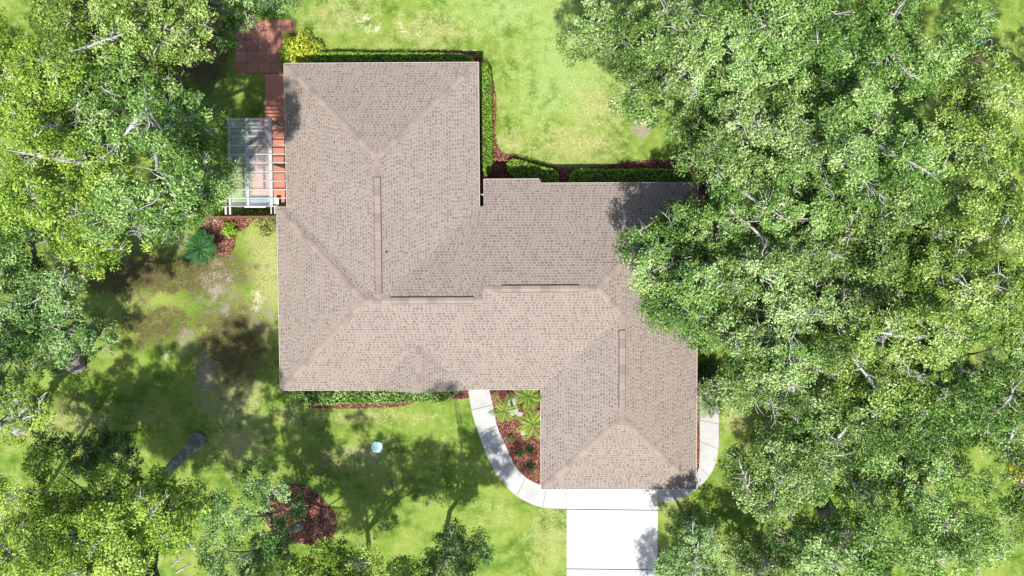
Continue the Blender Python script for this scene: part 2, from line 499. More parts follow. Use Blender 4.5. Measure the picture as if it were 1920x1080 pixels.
# ------------------------------------------------------------ concrete
def resample(pts, n):
    pts = np.array(pts); d = np.r_[0, np.cumsum(np.linalg.norm(np.diff(pts, axis=0), axis=1))]
    t = np.linspace(0, d[-1], n)
    return np.stack([np.interp(t, d, pts[:,0]), np.interp(t, d, pts[:,1])], 1)
def slab_walk(name, left, right, joints, z=.07, mat='walk', gap=.02):
    A = resample(smooth_line(pxs(left), 6, False), 121); B = resample(smooth_line(pxs(right), 6, False), 121)
    m = MB()
    js = [0] + [int(j*120) for j in joints] + [120]
    for i in range(len(js)-1):
        a, b = js[i], js[i+1]
        l = A[a:b+1].copy(); r = B[a:b+1].copy()
        if i > 0:
            l[0] += (l[1]-l[0])/np.linalg.norm(l[1]-l[0])*gap; r[0] += (r[1]-r[0])/np.linalg.norm(r[1]-r[0])*gap
        pts = [tuple(p) for p in l] + [tuple(p) for p in r[::-1]]
        m.prism(pts, -.02, z)
    m.prism([tuple(p*.999+.001*q) for p, q in zip(A, B)] + [tuple(q*.999+.001*p) for p, q in zip(A[::-1], B[::-1])], -.02, z-.03, 1)
    o = m.build(name, [M[mat], M['joint']]); return tag(o, kind='structure')
slab_walk('walkway',
    [(876,715),(878,731),(885,772),(897,812),(911,849),(930,887),(945,905),(963,925),(985,939),(1010,949),(1035,952.5),(1062,953)],
    [(917,715),(918,731),(925,764),(933,801),(948,835),(964,870),(974,883),(987,895),(1000,903),(1016,909),(1040,912),(1062,913)],
    [.16,.30,.43,.565,.71,.87])
slab_walk('walkway',
    [(1233,941),(1265,938),(1290,927),(1313,910),(1332,888),(1343,862),(1347,830),(1347,787),(1347,742)],
    [(1233,908),(1265,908),(1285,905),(1300,895),(1309,880),(1311,862),(1311.5,830),(1311.5,787),(1311,742)],
    [.12,.27,.42,.63,.80])
m = MB()
m.prism([tuple((P(1331,722) + Vector((math.cos(a)*.62*(1+.05*math.sin(3*a)), math.sin(a)*.60, 0)))[:2]) for a in np.linspace(0, 2*math.pi, 28, endpoint=False)], -.02, .075)
tag(m.build('landing', M['walk']), kind='structure')
m = MB()
for (y0a, y0b, y1a, y1b) in ((905,905,953,955),(954.8,956.8,1064.6,1066.4),(1066.4,1068.2,1176,1177),(1177.2,1178.2,1290,1290),(1291.2,1291.2,1700,1700)):
    m.prism(pxs([(1062.3,y0a),(1062.3,y1a),(1232.7,y1b),(1232.7,y0b)]), -.02, .072)
m.prism(pxs([(1062.5,905),(1062.5,1700),(1232.5,1700),(1232.5,905)]), -.02, .035, 1)
tag(m.build('driveway', [M['concrete'], M['joint']]), kind='structure')

m = MB(); m.prism(pxs([(442,38),(442,137),(530,137),(530,62),(553,62),(553,38)]), -.02, .05)
tag(m.build('patio', M['paver']), kind='structure')
m = MB(); m.prism(pxs([(497,139),(497,224),(474,226),(474,388),(560,388),(560,139)]), -.02, .045)
tag(m.build('path', M['redwalk']), kind='structure')

# ------------------------------------------------------------ house
E = 2.7
def house():
    root = empty('house', (0, 0, 0), 'single storey house with brown shingle hip roofs, in the middle of the photo', 'house')
    r = MB()
    def plane(pts, udir):
        p3 = [Vector((a, b, E + c)) for a, b, c in pts]
        n = (p3[1]-p3[0]).cross(p3[2]-p3[0]).normalized()
        if n.z < 0: p3 = p3[::-1]; n = -n
        u = Vector(udir); v = n.cross(u).normalized()
        if v.z < 0: v = -v
        r.poly(p3, [(p.dot(u) + 40, (p - Vector((0,0,E))).dot(v) + 40.0) for p in p3])
    X, Y = (1,0,0), (0,1,0)
    rw = 1.538
    plane([(-12,2.15,0),(-12,-7.08,0),(-7.385,-2.465,rw)], Y)
    plane([(-12,2.15,0),(-7.385,-2.465,rw),(-6.68,-2.465,rw),(-11.5,2.15,0)], X)
    plane([(-11.5,2.15,0),(-6.68,-2.465,rw),(-6.68,4.42,rw),(-11.5,9.24,0)], Y)
    plane([(-11.5,9.24,0),(-6.68,4.42,rw),(-1.86,9.24,0)], X)
    plane([(-1.86,9.24,0),(-6.68,4.42,rw),(-6.68,-2.465,rw),(-1.86,2.15,0)], Y)
    plane([(-1.86,2.15,0),(-6.68,-2.465,rw),(-1.63,-2.465,rw),(-1.63,2.15,0)], X)
    plane([(-12,-7.08,0),(1.18,-7.08,0),(5.11,-3.15,1.31),(3.865,-1.905,1.725),(-1.63,-1.905,1.725),(-1.63,-2.465,rw),(-7.385,-2.465,rw)], X)
    plane([(9.04,-12.2,0),(9.04,3.27,0),(3.865,-1.905,1.725),(5.11,-3.15,1.31),(5.11,-8.27,1.31)], Y)
    plane([(1.18,-12.2,0),(9.04,-12.2,0),(5.11,-8.27,1.31)], X)
    plane([(1.18,-7.08,0),(1.18,-12.2,0),(5.11,-8.27,1.31),(5.11,-3.15,1.31)], Y)
    plane([(9.04,3.27,0),(1.27,3.27,0),(1.13,3.49,-.073),(-1.63,3.49,-.073),(-1.63,-1.905,1.725),(3.865,-1.905,1.725)], X)
    gx, gh, gw = -4.88, .80, 2.4
    plane([(gx-gw,-7.10,0),(gx,-7.10,gh),(gx,-7.10+gw,gh)], Y)
    plane([(gx+gw,-7.10,0),(gx,-7.10,gh),(gx,-7.10+gw,gh)], Y)
    roof = r.build('roof', M['shingle'], root)
    m = MB()
    per = [(-12,2.15,0),(-12,-7.08,0),(1.18,-7.08,0),(1.18,-12.2,0),(9.04,-12.2,0),(9.04,3.27,0),(1.27,3.27,0),(1.13,3.49,-.073),(-1.63,3.49,-.073),
           (-1.63,2.15,0),(-1.86,2.15,0),(-1.86,9.24,0),(-11.5,9.24,0),(-11.5,2.15,0)]
    n = len(per)
    for i in range(n):
        a = per[i]; b = per[(i+1) % n]
        m.poly([(a[0],a[1],E+a[2]-.003),(a[0],a[1],E-.22),(b[0],b[1],E-.22),(b[0],b[1],E+b[2]-.003)])
    m.poly([(gx-gw,-7.098,E),(gx+gw,-7.098,E),(gx,-7.098,E+gh-.005)])
    m.poly([(-1.632,3.49,E-.076),(-1.632,2.15,E-.003),(-1.632,-2.465,E+rw-.003),(-1.632,-1.905,E+1.722)])
    # soffit
    for x0, x1, y0, y1 in ((-11.5,-1.86,2.15,9.24),(-12,9.04,-7.08,2.15),(1.18,9.04,-12.2,-7.08),(-1.63,9.04,2.15,3.27),(-1.63,1.2,3.27,3.49)):
        m.poly([(x0,y0,E-.22),(x0,y1,E-.22),(x1,y1,E-.22),(x1,y0,E-.22)])
    m.build('fascia', M['fascia'], roof)
    # drip edge: a thin pale lip of metal proud of the fascia
    m = MB()
    for i in range(n):
        a = per[i]; b = per[(i+1) % n]
        d = Vector((b[0]-a[0], b[1]-a[1], 0))
        if d.length < .4: continue
        d.normalize(); o = Vector((-d.y, d.x, 0))*-.012
        m.bar((a[0]+o.x, a[1]+o.y, E+a[2]-.02), (b[0]+o.x, b[1]+o.y, E+b[2]-.02), .022, .05)
    m.build('drip_edge', M['fascia'], roof)
    # hip and ridge caps
    def cap(a, b, vent=False, w=.14, nm='ridge_cap', lift=.012):
        a = Vector((a[0], a[1], E+a[2])); b = Vector((b[0], b[1], E+b[2]))
        d = (b-a); ln = d.length; d.normalize(); s = d.cross(Vector((0,0,1))).normalized()
        sl = 1/3 if abs(d.z) < .02 else .235
        k = MB()
        seg = max(1, int(ln/.42))
        for i in range(seg):
            p = a + d*ln*i/seg; q = a + d*ln*(i+1)/seg
            up = Vector((0,0,lift+.012)); up2 = Vector((0,0,lift))
            dn = Vector((0,0,-w*sl))
            u0, u1 = i*.42, (i+1)*.42
            L1, L2, R1, R2 = p-s*w+dn+up, q-s*w+dn+up2, p+s*w+dn+up, q+s*w+dn+up2
            k.poly([R1, R2, q+up2, p+up], [(u0+.01,0),(u1-.01,0),(u1-.01,.5),(u0+.01,.5)])
            k.poly([p+up, q+up2, L2, L1], [(u0+.01,.5),(u1-.01,.5),(u1-.01,1),(u0+.01,1)])
            k.poly([L1, R1, R1-Vector((0,0,.03)), L1-Vector((0,0,.03))], [(u0,0)]*4)
            if not vent:
                for A1, A2 in ((L1, L2), (R1, R2)):
                    k.poly([A1, A2, A2-Vector((0,0,.04)), A1-Vector((0,0,.04))], [(u0+.02,0)]*4)
        o = k.build(nm, M['cap'], roof)
        if vent:
            k = MB()
            for sg in (-1, 1):
                p = a + s*sg*(w+.006) + Vector((0,0,-w*sl+.012)); q = b + s*sg*(w+.006) + Vector((0,0,-w*sl+.012))
                k.bar(p, q, .032, lift+.03)
            for p in (a, b):
                k.bar(p-s*w, p+s*w, .02, .04)
            k.build('vent_slot', M['vent_dark'], o)
    def ridge(a, b, v0=None, v1=None):
        a = Vector(a); b = Vector(b)
        if v0 is None: cap(a, b); return
        cap(a, a.lerp(b, v0)); cap(a.lerp(b, v1), b)
        cap(a.lerp(b, v0), a.lerp(b, v1), True, .15, 'ridge_vent', .085)
    hips = [((-12,-7.08,0),(-7.385,-2.465,rw)), ((-12,2.15,0),(-7.385,-2.465,rw)), ((-11.5,9.24,0),(-6.68,4.42,rw)), ((-1.86,9.24,0),(-6.68,4.42,rw)),
            ((1.18,-12.2,0),(5.11,-8.27,1.31)), ((9.04,-12.2,0),(5.11,-8.27,1.31)), ((9.04,3.27,0),(3.865,-1.905,1.725)), ((5.11,-3.15,1.31),(3.865,-1.905,1.725))]
    for a, b in hips: cap(Vector(a).lerp(Vector(b), .035), b, nm='hip_cap')
    ridge((-6.68,4.42,rw), (-6.68,-2.465,rw), .14, .95)
    ridge((-7.385,-2.465,rw), (-1.63,-2.465,rw), .22, .92)
    ridge((-1.63,-1.905,1.725), (3.865,-1.905,1.725), .16, .84)
    ridge((5.11,-3.15,1.31), (5.11,-8.27,1.31), .16, .90)
    ridge((gx,-7.10,gh), (gx,-7.10+gw,gh))
    for px, py, z in ((725,473,4.05),(1160,455,3.6)):
        p = P(px, py, z); k = MB()
        k.tube([p+Vector((0,0,-.25)), p+Vector((0,0,.16))], [.05,.05], 12)
        k.tube([p+Vector((0,0,-.2)), p+Vector((0,0,-.02))], [.10,.055], 12)
        k.build('vent_pipe', M['pipe'], roof)
    # walls
    inset = .5
    wl = [(-11.5,1.65),(-11.5,-6.58),(1.68,-6.58),(1.68,-11.7),(8.54,-11.7),(8.54,2.77),(-2.36,2.77),(-2.36,8.74),(-11.0,8.74),(-11.0,1.65)]
    m = MB()
    for i in range(len(wl)):
        a = wl[i]; b = wl[(i+1) % len(wl)]
        m.poly([(a[0],a[1],0),(b[0],b[1],0),(b[0],b[1],E-.22),(a[0],a[1],E-.22)])
    m.build('wall', M['stucco'], root)
    def win(x, y, w, ax, out, z0=.9, z1=2.1):
        k = MB(); g = MB()
        if ax == 'x':
            ya, yb = sorted((y, y+out*.06))
            k.box(x-w/2-.06, x+w/2+.06, ya, yb, z0-.06, z0); k.box(x-w/2-.06, x+w/2+.06, ya, yb, z1, z1+.06)
            k.box(x-w/2-.06, x-w/2, ya, yb, z0, z1); k.box(x+w/2, x+w/2+.06, ya, yb, z0, z1); k.box(x-.02, x+.02, ya, yb, z0, z1)
            g.box(x-w/2, x+w/2, min(y, y+out*.03), max(y, y+out*.03), z0, z1)
        else:
            xa, xb = sorted((x, x+out*.06))
            k.box(xa, xb, y-w/2-.06, y+w/2+.06, z0-.06, z0); k.box(xa, xb, y-w/2-.06, y+w/2+.06, z1, z1+.06)
            k.box(xa, xb, y-w/2-.06, y-w/2, z0, z1); k.box(xa, xb, y+w/2, y+w/2+.06, z0, z1); k.box(xa, xb, y-.02, y+.02, z0, z1)
            g.box(min(x, x+out*.03), max(x, x+out*.03), y-w/2, y+w/2, z0, z1)
        f = k.build('window', M['white'], root); g.build('pane', M['glass'], f)
    for x in (-9.5, -6.6): win(x, -6.58, 1.6, 'x', -1)
    for x in (-8.6, -4.6): win(x, 8.74, 1.5, 'x', 1)
    for x in (0.5, 5.5): win(x, 2.77, 1.6, 'x', 1)
    win(8.54, -3.0, 1.4, 'y', 1); win(-11.5, -3.0, 1.4, 'y', -1); win(-2.36, 6.0, 1.4, 'y', 1); win(-11.0, 6.5, 2.2, 'y', -1, .1, 2.1)
    k = MB(); k.box(-2.5, -1.5, -6.66, -6.58, .05, 2.1); d = k.build('door', M['door'], root)
    k = MB(); k.tube([(-1.62,-6.74,1.0),(-1.62,-6.66,1.0)], [.03,.03], 8); k.build('handle', M['pipe'], d)
    k = MB()
    for i in range(4): k.box(2.7, 7.5, -11.77+.004*(i%2), -11.70, .08+i*.53, .08+i*.53+.51)
    k.build('garage_door', M['white'], root)
    k = MB(); k.box(-11.4, 8.44, -6.5, 2.7, -.02, .1); k.build('floor_slab', M['walk'], root)
house()

# ------------------------------------------------------------ foliage
def leaf_mesh(name, cen, nrm, size, tint, mat, parent, seed=0, aspect=.5, jitter=.95):
    rng = np.random.default_rng(seed)
    N = len(cen)
    n = nrm + rng.normal(0, jitter, (N, 3)); n /= np.linalg.norm(n, axis=1)[:, None] + 1e-9
    t = rng.normal(0, 1, (N, 3)); t -= (t*n).sum(1)[:, None]*n; t /= np.linalg.norm(t, axis=1)[:, None] + 1e-9
    b = np.cross(n, t)
    sz = (size*rng.uniform(.65, 1.35, N))[:, None]
    v = np.empty((N, 4, 3), dtype=np.float32)
    v[:, 0] = cen - t*sz*.5; v[:, 1] = cen + b*sz*aspect*.5 - t*sz*.05
    v[:, 2] = cen + t*sz*.5; v[:, 3] = cen - b*sz*aspect*.5 - t*sz*.05
    me = bpy.data.meshes.new(name)
    me.vertices.add(N*4); me.vertices.foreach_set('co', v.ravel())
    me.loops.add(N*4); me.loops.foreach_set('vertex_index', np.arange(N*4, dtype=np.int32))
    me.polygons.add(N); me.polygons.foreach_set('loop_start', np.arange(0, N*4, 4, dtype=np.int32))
    me.update(calc_edges=True)
    at = me.attributes.new('tint', 'FLOAT', 'FACE')
    at.data.foreach_set('value', np.clip(tint, 0, 1).astype(np.float32))
    return link(name, me, mat, parent)

def unit(rng, N):
    d = rng.normal(0, 1, (N, 3)); return d/np.linalg.norm(d, axis=1)[:, None]

def bez(a, b, c, n):
    return [a*(1-t)**2 + b*2*t*(1-t) + c*t*t for t in np.linspace(0, 1, n)]

SHEET = dict(tufts=0)
def tree(cpx, cpy, rx, ry, zc, mat, label, seed, base=None, dens=1.0, dome=.45, twigs=1.0, group=None, extra=(), leaf=.112, lobe=(.8, 1.3), trunk_r=None, skip=.18, sheet=1.0, tier=.65, name='oak_tree'):
    rng = np.random.default_rng(seed); rnd = random.Random(seed)
    blobs = [(cpx, cpy, rx, ry, zc)] + list(extra)
    c0 = P(cpx, cpy, zc)
    if base is None:
        bp = P(cpx, cpy, zc*.55); bp.z = 0
    else:
        bp = P(base[0], base[1], 0)
    root = empty(name, bp, label, 'tree', group)
    lobes = []
    for (bx, by, brx, bry, bz) in blobs:
        c = P(bx, by, bz); Rx = brx*(H-bz)/FPX; Ry = bry*(H-bz)/FPX
        area = math.pi*Rx*Ry
        tries = int(area*9); pts = []
        for _ in range(tries):
            a = rnd.uniform(0, 2*math.pi); q = math.sqrt(rnd.random())
            wob = 1 + .12*math.sin(3*a+seed) + .09*math.sin(5*a+2*seed)
            x = math.cos(a)*q*Rx*wob; y = math.sin(a)*q*Ry*wob
            if all((x-p[0])**2+(y-p[1])**2 > 1.2**2 for p in pts):
                if q > .72 and rnd.random() < skip: 
                    continue
                pts.append((x, y, q))
        for x, y, q in pts:
            if by > 1120 and bz > 10 and rnd.random() < .38: continue
            r = rnd.uniform(*lobe)*(1-.25*q)
            z = bz + dome*min(Rx, Ry)*(math.sqrt(max(0, 1-q*q))-.75) + rnd.gauss(0, .95)
            lobes.append((np.array((c.x+x, c.y+y, z)), r, rnd.gauss(0, .13)))
        # a looser, lower tier that fills the crown's depth
        for _ in range(int(len(pts)*tier)):
            x, y, q = rnd.choice(pts)
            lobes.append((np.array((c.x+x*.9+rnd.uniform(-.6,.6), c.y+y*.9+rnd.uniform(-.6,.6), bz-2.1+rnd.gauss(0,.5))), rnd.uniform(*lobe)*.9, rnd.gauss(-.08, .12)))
    # trunk + limbs
    m = MB(); mz = np.mean([l[0][2] for l in lobes])
    cc = np.mean([l[0] for l in lobes], axis=0)
    lobes.append((np.array((bp.x + (cc[0]-bp.x)*.45, bp.y + (cc[1]-bp.y)*.45, mz*.62)), lobe[1], 0.0))
    tr = trunk_r or min(.42, .16 + .02*zc + .006*len(lobes))
    th = mz*.38
    top = Vector((bp.x + (cc[0]-bp.x)*.35, bp.y + (cc[1]-bp.y)*.35, th))
    sway = Vector((rnd.uniform(-.3,.3), rnd.uniform(-.3,.3), 0))
    tp = [Vector((bp.x,bp.y,-.1)), Vector((bp.x,bp.y,.25)), bp.lerp(top, .3)+sway*.5, bp.lerp(top, .65)+sway, top]
    m.tube(tp, [tr*1.7, tr*1.15, tr*.95, tr*.85, tr*.75], 10)
    m.build('trunk', M['bark'], root, True)
    br = MB(); nb = max(3, min(8, len(lobes)//4))
    dirs = []
    for k in range(nb):
        g = [l for i, l in enumerate(lobes)]
        a = 2*math.pi*k/nb + rnd.uniform(-.3,.3)
        dirs.append(a)
    forks = []
    for a in dirs:
        sel = [l for l in lobes if abs((math.atan2(l[0][1]-cc[1], l[0][0]-cc[0])-a+math.pi) % (2*math.pi)-math.pi) < math.pi/nb*1.3]
        if not sel: continue
        mid = np.mean([l[0] for l in sel], axis=0); mid = Vector(mid); mid.z -= 1.6
        f = top.lerp(mid, .75); c = top.lerp(mid, .45) + Vector((rnd.uniform(-.5,.5), rnd.uniform(-.5,.5), .5))
        br.tube(bez(top, c, f, 5), [tr*.45, tr*.38, tr*.32, tr*.26, tr*.2], 7)
        forks.append(f)
    if not forks: forks = [top]
    for (p, r, tn) in lobes:
        e = Vector(p) - Vector((0,0,r*.3))
        f = min(forks, key=lambda q: (q-e).length)
        c = f.lerp(e, .5) + Vector((rnd.uniform(-.5,.5), rnd.uniform(-.5,.5), rnd.uniform(0,.6)))
        br.tube(bez(f, c, e, 4), [min(.06, tr*.2), .045, .035, .025], 5)
    if twigs >= .9:
        for _ in range(5):
            A = rnd.choice(lobes); B = min((l for l in lobes if l is not A and np.linalg.norm(l[0]-A[0]) > 1.6), key=lambda l: np.linalg.norm(l[0]-A[0]))
            a0 = Vector(A[0]) - Vector((0,0,.5)); b0 = Vector(B[0]) + Vector((0,0,.25)); mid = a0.lerp(b0,.5) + Vector((rnd.uniform(-.2,.2), rnd.uniform(-.2,.2), .55))
            end = b0 + (b0-a0)*.35
            br.tube(bez(a0, mid, b0, 5)+[end], [.085,.075,.06,.05,.038,.012], 6, 1)
            for k_ in range(5):
                q = mid.lerp(b0, rnd.random()); a_ = rnd.uniform(0, 6.28); e_ = q + Vector((math.cos(a_), math.sin(a_), rnd.uniform(.1,.6)))*rnd.uniform(.3,.8)
                br.tube([q, q.lerp(e_,.5)+Vector((rnd.uniform(-.08,.08),rnd.uniform(-.08,.08),0)), e_], [.025,.016,.006], 4, 1)
    # leaves in tufts
    cen = []; nrm = []; tin = []; 
    for (p, r, tn) in lobes:
        nt_ = int(25*r*r*dens) + 5
        d = unit(rng, nt_*2)
        d = d[d[:, 2] > -.35][:nt_]
        fr = rng.uniform(.62, 1.12, len(d))
        tc = p + d*fr[:, None]*r*np.array((1.0, 1.0, .62))
        for j in range(len(d)):
            tr_ = rng.uniform(.19, .38)
            k = int(rng.uniform(52, 88)*sheet)
            o = unit(rng, k)*(rng.random(k)**.5)[:, None]*tr_*np.array((1.15, 1.15, .62))
            cen.append(tc[j]+o); nn = d[j]*.6 + np.array((0,0,.8)) + o/tr_*.6
            nrm.append(nn)
            tin.append(.47 + tn + rng.normal(0, .13) + rng.normal(0, .19, k))
            if rng.random() < .35:
                q0 = Vector(p + d[j]*r*.2); q1 = Vector(tc[j]) + Vector((0,0,.03))
                br.tube([q0, q0.lerp(q1,.55)+Vector(rng.normal(0,.06,3)), q1], [.024,.017,.008], 4, 1)
        # bare lichen-covered twigs that break the surface
        for _k in range(rng.binomial(3, min(1, .42*twigs))):
            a = rng.uniform(0, 2*math.pi); h0 = Vector(p) + Vector((math.cos(a)*r*.5, math.sin(a)*r*.5, r*.12))
            a2 = a + rng.uniform(-1.4, 1.4)
            dv = Vector((math.cos(a2), math.sin(a2), rng.uniform(.12,.5)))
            ln = rng.uniform(.35, 1.0)
            k1 = h0 + dv*ln*.5 + Vector(rng.normal(0,.08,3)); k2 = h0 + dv*ln + Vector(rng.normal(0,.14,3))
            br.tube([h0, k1, k2], [.028,.018,.007], 4, 1)
            for s_ in range(rng.integers(3, 8)):
                q = h0.lerp(k1, rng.uniform(.2,1)) if rng.random() < .5 else k1.lerp(k2, rng.uniform(0,.8))
                a3 = a2 + rng.choice((-1,1))*rng.uniform(.3,1.1)
                l3 = rng.uniform(.2,.5)
                e1 = q + Vector((math.cos(a3), math.sin(a3), rng.uniform(0,.5)))*l3*.5
                e2 = e1 + Vector((math.cos(a3+rng.normal(0,.4)), math.sin(a3+rng.normal(0,.4)), rng.uniform(0,.3)))*l3*.5
                br.tube([q, e1, e2], [.015,.010,.005], 3, 1)
    br.build('branches', [M['bark'], M['pale']], root, True)
    cen = np.concatenate(cen); nrm = np.concatenate(nrm); tin = np.concatenate(tin)
    SHEET['tufts'] += len(cen)
    leaf_mesh('crown', cen, nrm, leaf, tin, L[mat], root, seed)
    return root

# --- left of the house
G1 = 'trees left of the house'
G2 = 'trees right of the house'
G3 = 'trees along the bottom of the photo'
tree(205, 40, 165, 95, 10.5, 'warm', 'broad pale olive oak crown filling the top left, beside the shaded mulch', 1, base=(290,95), group=G1, extra=[(310,80,60,70,10)])
tree(75, 200, 120, 90, 10.5, 'yellow', 'yellowish crown at the left edge between the top left oak and the darker gap', 2, group=G1)
tree(230, 215, 120, 80, 11, 'mid', 'mid green crown with a dark gap at its right, below the top left oak', 3, group=G1)
tree(288, 308, 78, 104, 13.5, 'mid', 'rounded green crown leaning over the clear pergola roof', 4, group=G1, extra=[(225,425,60,42,12),(338,350,26,60,9)], skip=.05, lobe=(.65,1.1), tier=1.0)
tree(120, 400, 100, 95, 12, 'yellow', 'brightest yellow green crown, left of the pergola over brown leaf litter', 5, group=G1, extra=[(50,320,60,60,12)])
tree(52, 592, 98, 66, 9, 'blue', 'blue green crown at the left edge with its grey trunk showing below', 6, base=(146,684), group=G1, extra=[(170,628,38,24,8)])
tree(440, -8, 78, 58, 7, 'blue', 'small fine leaved dark green tree overhanging the terracotta patio', 7, base=(375,-15), group=G1, leaf=.1, lobe=(.8,1.2), twigs=.3, skip=0)
tree(10, 440, 46, 70, 5.5, 'dark', 'dark shaded tree at the left edge below the yellow green crown', 8, group=G1, twigs=.3)  # dark leaf colour stands in for the shade over this crown
tree(5, 805, 50, 50, 9, 'yellow', 'sparse yellow green tree on the left edge over the dappled lawn', 9, base=(40,800), group=G1, dens=.6, skip=.4)
# --- along the bottom
tree(240, 985, 105, 36, 12, 'yellow', 'tall yellow green oak at bottom left, its dark leaning trunk on the lawn', 10, base=(372,826), group=G3, extra=[(130,1040,110,70,12),(20,1165,130,75,12.5),(210,1200,90,50,12.5),(190,1030,60,40,9),(35,940,45,40,9),(170,935,60,22,8)], trunk_r=.33, tier=1.0, dens=1.15, skip=.1)
tree(140, 872, 100, 34, 4.5, 'dark', 'low dark evergreen tree in shade at the bottom left', 11, group=G3, twigs=.3, lobe=(.8,1.3))  # shade from the taller crown is put into this dark leaf colour
tree(445, 958, 58, 42, 8.5, 'blue', 'blue green crown beside the kidney shaped red mulch bed', 12, base=(560,985), trunk_r=.2, group=G3, extra=[(455,1055,90,48,8),(500,1215,100,52,8.5),(400,1210,80,50,12)], twigs=.6)
tree(680, 1090, 95, 34, 8, 'yellow', 'light green crown below the kidney shaped mulch bed at the bottom edge', 13, base=(672,1066), trunk_r=.17, group=G3, dens=1.0, tier=1.0, extra=[(575,1085,60,26,7.5),(690,1190,80,50,11),(600,1290,110,50,12)])
tree(868, 1048, 52, 54, 6.5, 'dark', 'small dark glossy tree with pale forked trunk at the bottom edge', 14, base=(836,1004), trunk_r=.15, group=G3, twigs=.8, dens=1.05, skip=.08, extra=[(900,1215,60,36,11),(775,1165,65,42,15.5)])
# --- right of the house
R = [
 (1225, 85, 110, 76, 9.5, 'oak', 'grey green oak reaching furthest left over the back lawn, at the top', [(1295,200,80,62,8.5),(1105,-32,30,22,5)]),
 (1440, 60, 120, 85, 11, 'mid', 'green oak with white branches at the top, second crown from the back lawn', []),
 (1420, 250, 120, 95, 10, 'oak', 'oak behind the long hedge, long white limbs showing through its crown', []),
 (1640, 90, 110, 100, 11.5, 'mid', 'oak at the top edge just left of the patch with the turquoise hose', [(1540,190,70,60,10),(1760,60,50,60,10.5),(1530,350,70,50,9)]),
 (1640, 290, 120, 95, 11, 'mid', 'dense green oak in the upper middle of the right hand wood', [(1750,330,60,70,10)]),
 (1850, 230, 90, 100, 10.5, 'warm', 'yellow tinged oak at the upper right edge below the earth patch', []),
 (1294, 500, 84, 84, 8.6, 'mid', 'low spreading oak overhanging the right end of the shingle roof', [(1300,586,80,58,9),(1425,630,45,42,9),(1300,440,40,40,8)]),
 (1452, 400, 92, 75, 9.5, 'mid', 'deeper green oak behind the crown that overhangs the roof', []),
 (1450, 560, 120, 90, 10.5, 'oak', 'oak crown in the middle of the wood level with the roof ridge', [(1560,620,60,60,10)]),
 (1660, 480, 115, 90, 10.5, 'oak', 'olive oak beside a dark hollow in the middle of the right hand wood', []),
 (1860, 470, 100, 110, 11, 'warm', 'yellow green oak at the right edge, halfway down the photo', [(1740,580,70,60,9.5),(1800,600,80,60,9.5)]),
 (1492, 722, 95, 80, 10.5, 'oak', 'oak whose crown ends beside the round concrete landing', []),
 (1660, 670, 120, 95, 11, 'warm', 'broad olive oak with many bare twigs, lower middle of the right hand wood', []),
 (1850, 690, 80, 100, 10.5, 'mid', 'oak left of the brown bed at the right edge', [(1760,780,60,50,10),(1890,780,40,60,9)]),
 (1480, 900, 115, 70, 9.5, 'oak', 'oak beside the shaded lawn right of the driveway', [(1590,800,60,60,9)]),
 (1690, 870, 110, 80, 9.5, 'mid', 'darker oak with a grey trunk visible at its top, low in the right hand wood', []),
 (1640, 1040, 110, 62, 10, 'mid', 'oak on the bottom edge, middle of the right hand wood', []),
 (1835, 1010, 85, 60, 10, 'mid', 'oak in the bottom right corner below the sunlit lawn gap', [(1795,890,50,45,9)]),
 (1310, 1058, 46, 34, 6.5, 'blue', 'small fine leaved tree at the bottom edge right of the driveway', [(1262,1320,30,45,8)]),
 (1430, 1085, 60, 34, 5, 'oak', 'sparse twiggy tree at the bottom edge between two oaks', []),
]
RB = {14: (1455,900), 18: (1325,1062), 19: (1440,1078), 0: (1250,95)}
for i, (x, y, rx, ry, z, mt, lb, ex) in enumerate(R):
    tree(x, y, rx, ry, z, mt, lb, 50+i, base=RB.get(i), group=G2, extra=ex, twigs=1.0, skip=.10, tier=1.0, dens=1.12, name='oak_tree')
for i, (x, y, rx, ry, z, mt, gp, lb) in enumerate((
    (2060,140,110,110,11,'mid',G2,'oak outside the frame beyond the upper right edge'),
    (2060,420,100,130,11,'oak',G2,'oak outside the frame beyond the middle of the right edge'),
    (2060,700,100,110,11,'mid',G2,'oak outside the frame beyond the brown bed at the right edge'),
    (2070,1000,120,110,11,'oak',G2,'oak outside the frame beyond the bottom right corner'),
    (1500,-90,160,70,11,'oak',G2,'oak outside the frame above the white branched crown'),
    (1780,-90,150,70,11,'mid',G2,'oak outside the frame above the turquoise hose patch'),
    (1640,1210,130,70,11,'oak',G2,'oak outside the frame below the right hand wood'),
    (-110,120,110,120,11,'yellow',G1,'oak outside the frame beyond the top left crown'),
    (-120,420,110,130,11,'mid',G1,'oak outside the frame beyond the dark shaded tree at left'),
    (-120,740,110,120,11,'oak',G1,'oak outside the frame beyond the blue green crown at left'),
    (250,-110,190,70,10,'oak',G1,'oak outside the frame above the top left crown'))):
    tree(x, y, rx, ry, z, mt, lb, 80+i, base=(960+(x-960)*.93, 467+(y-467)*.93), group=gp, dens=.6, twigs=.3)
print('leaves', SHEET['tufts'])

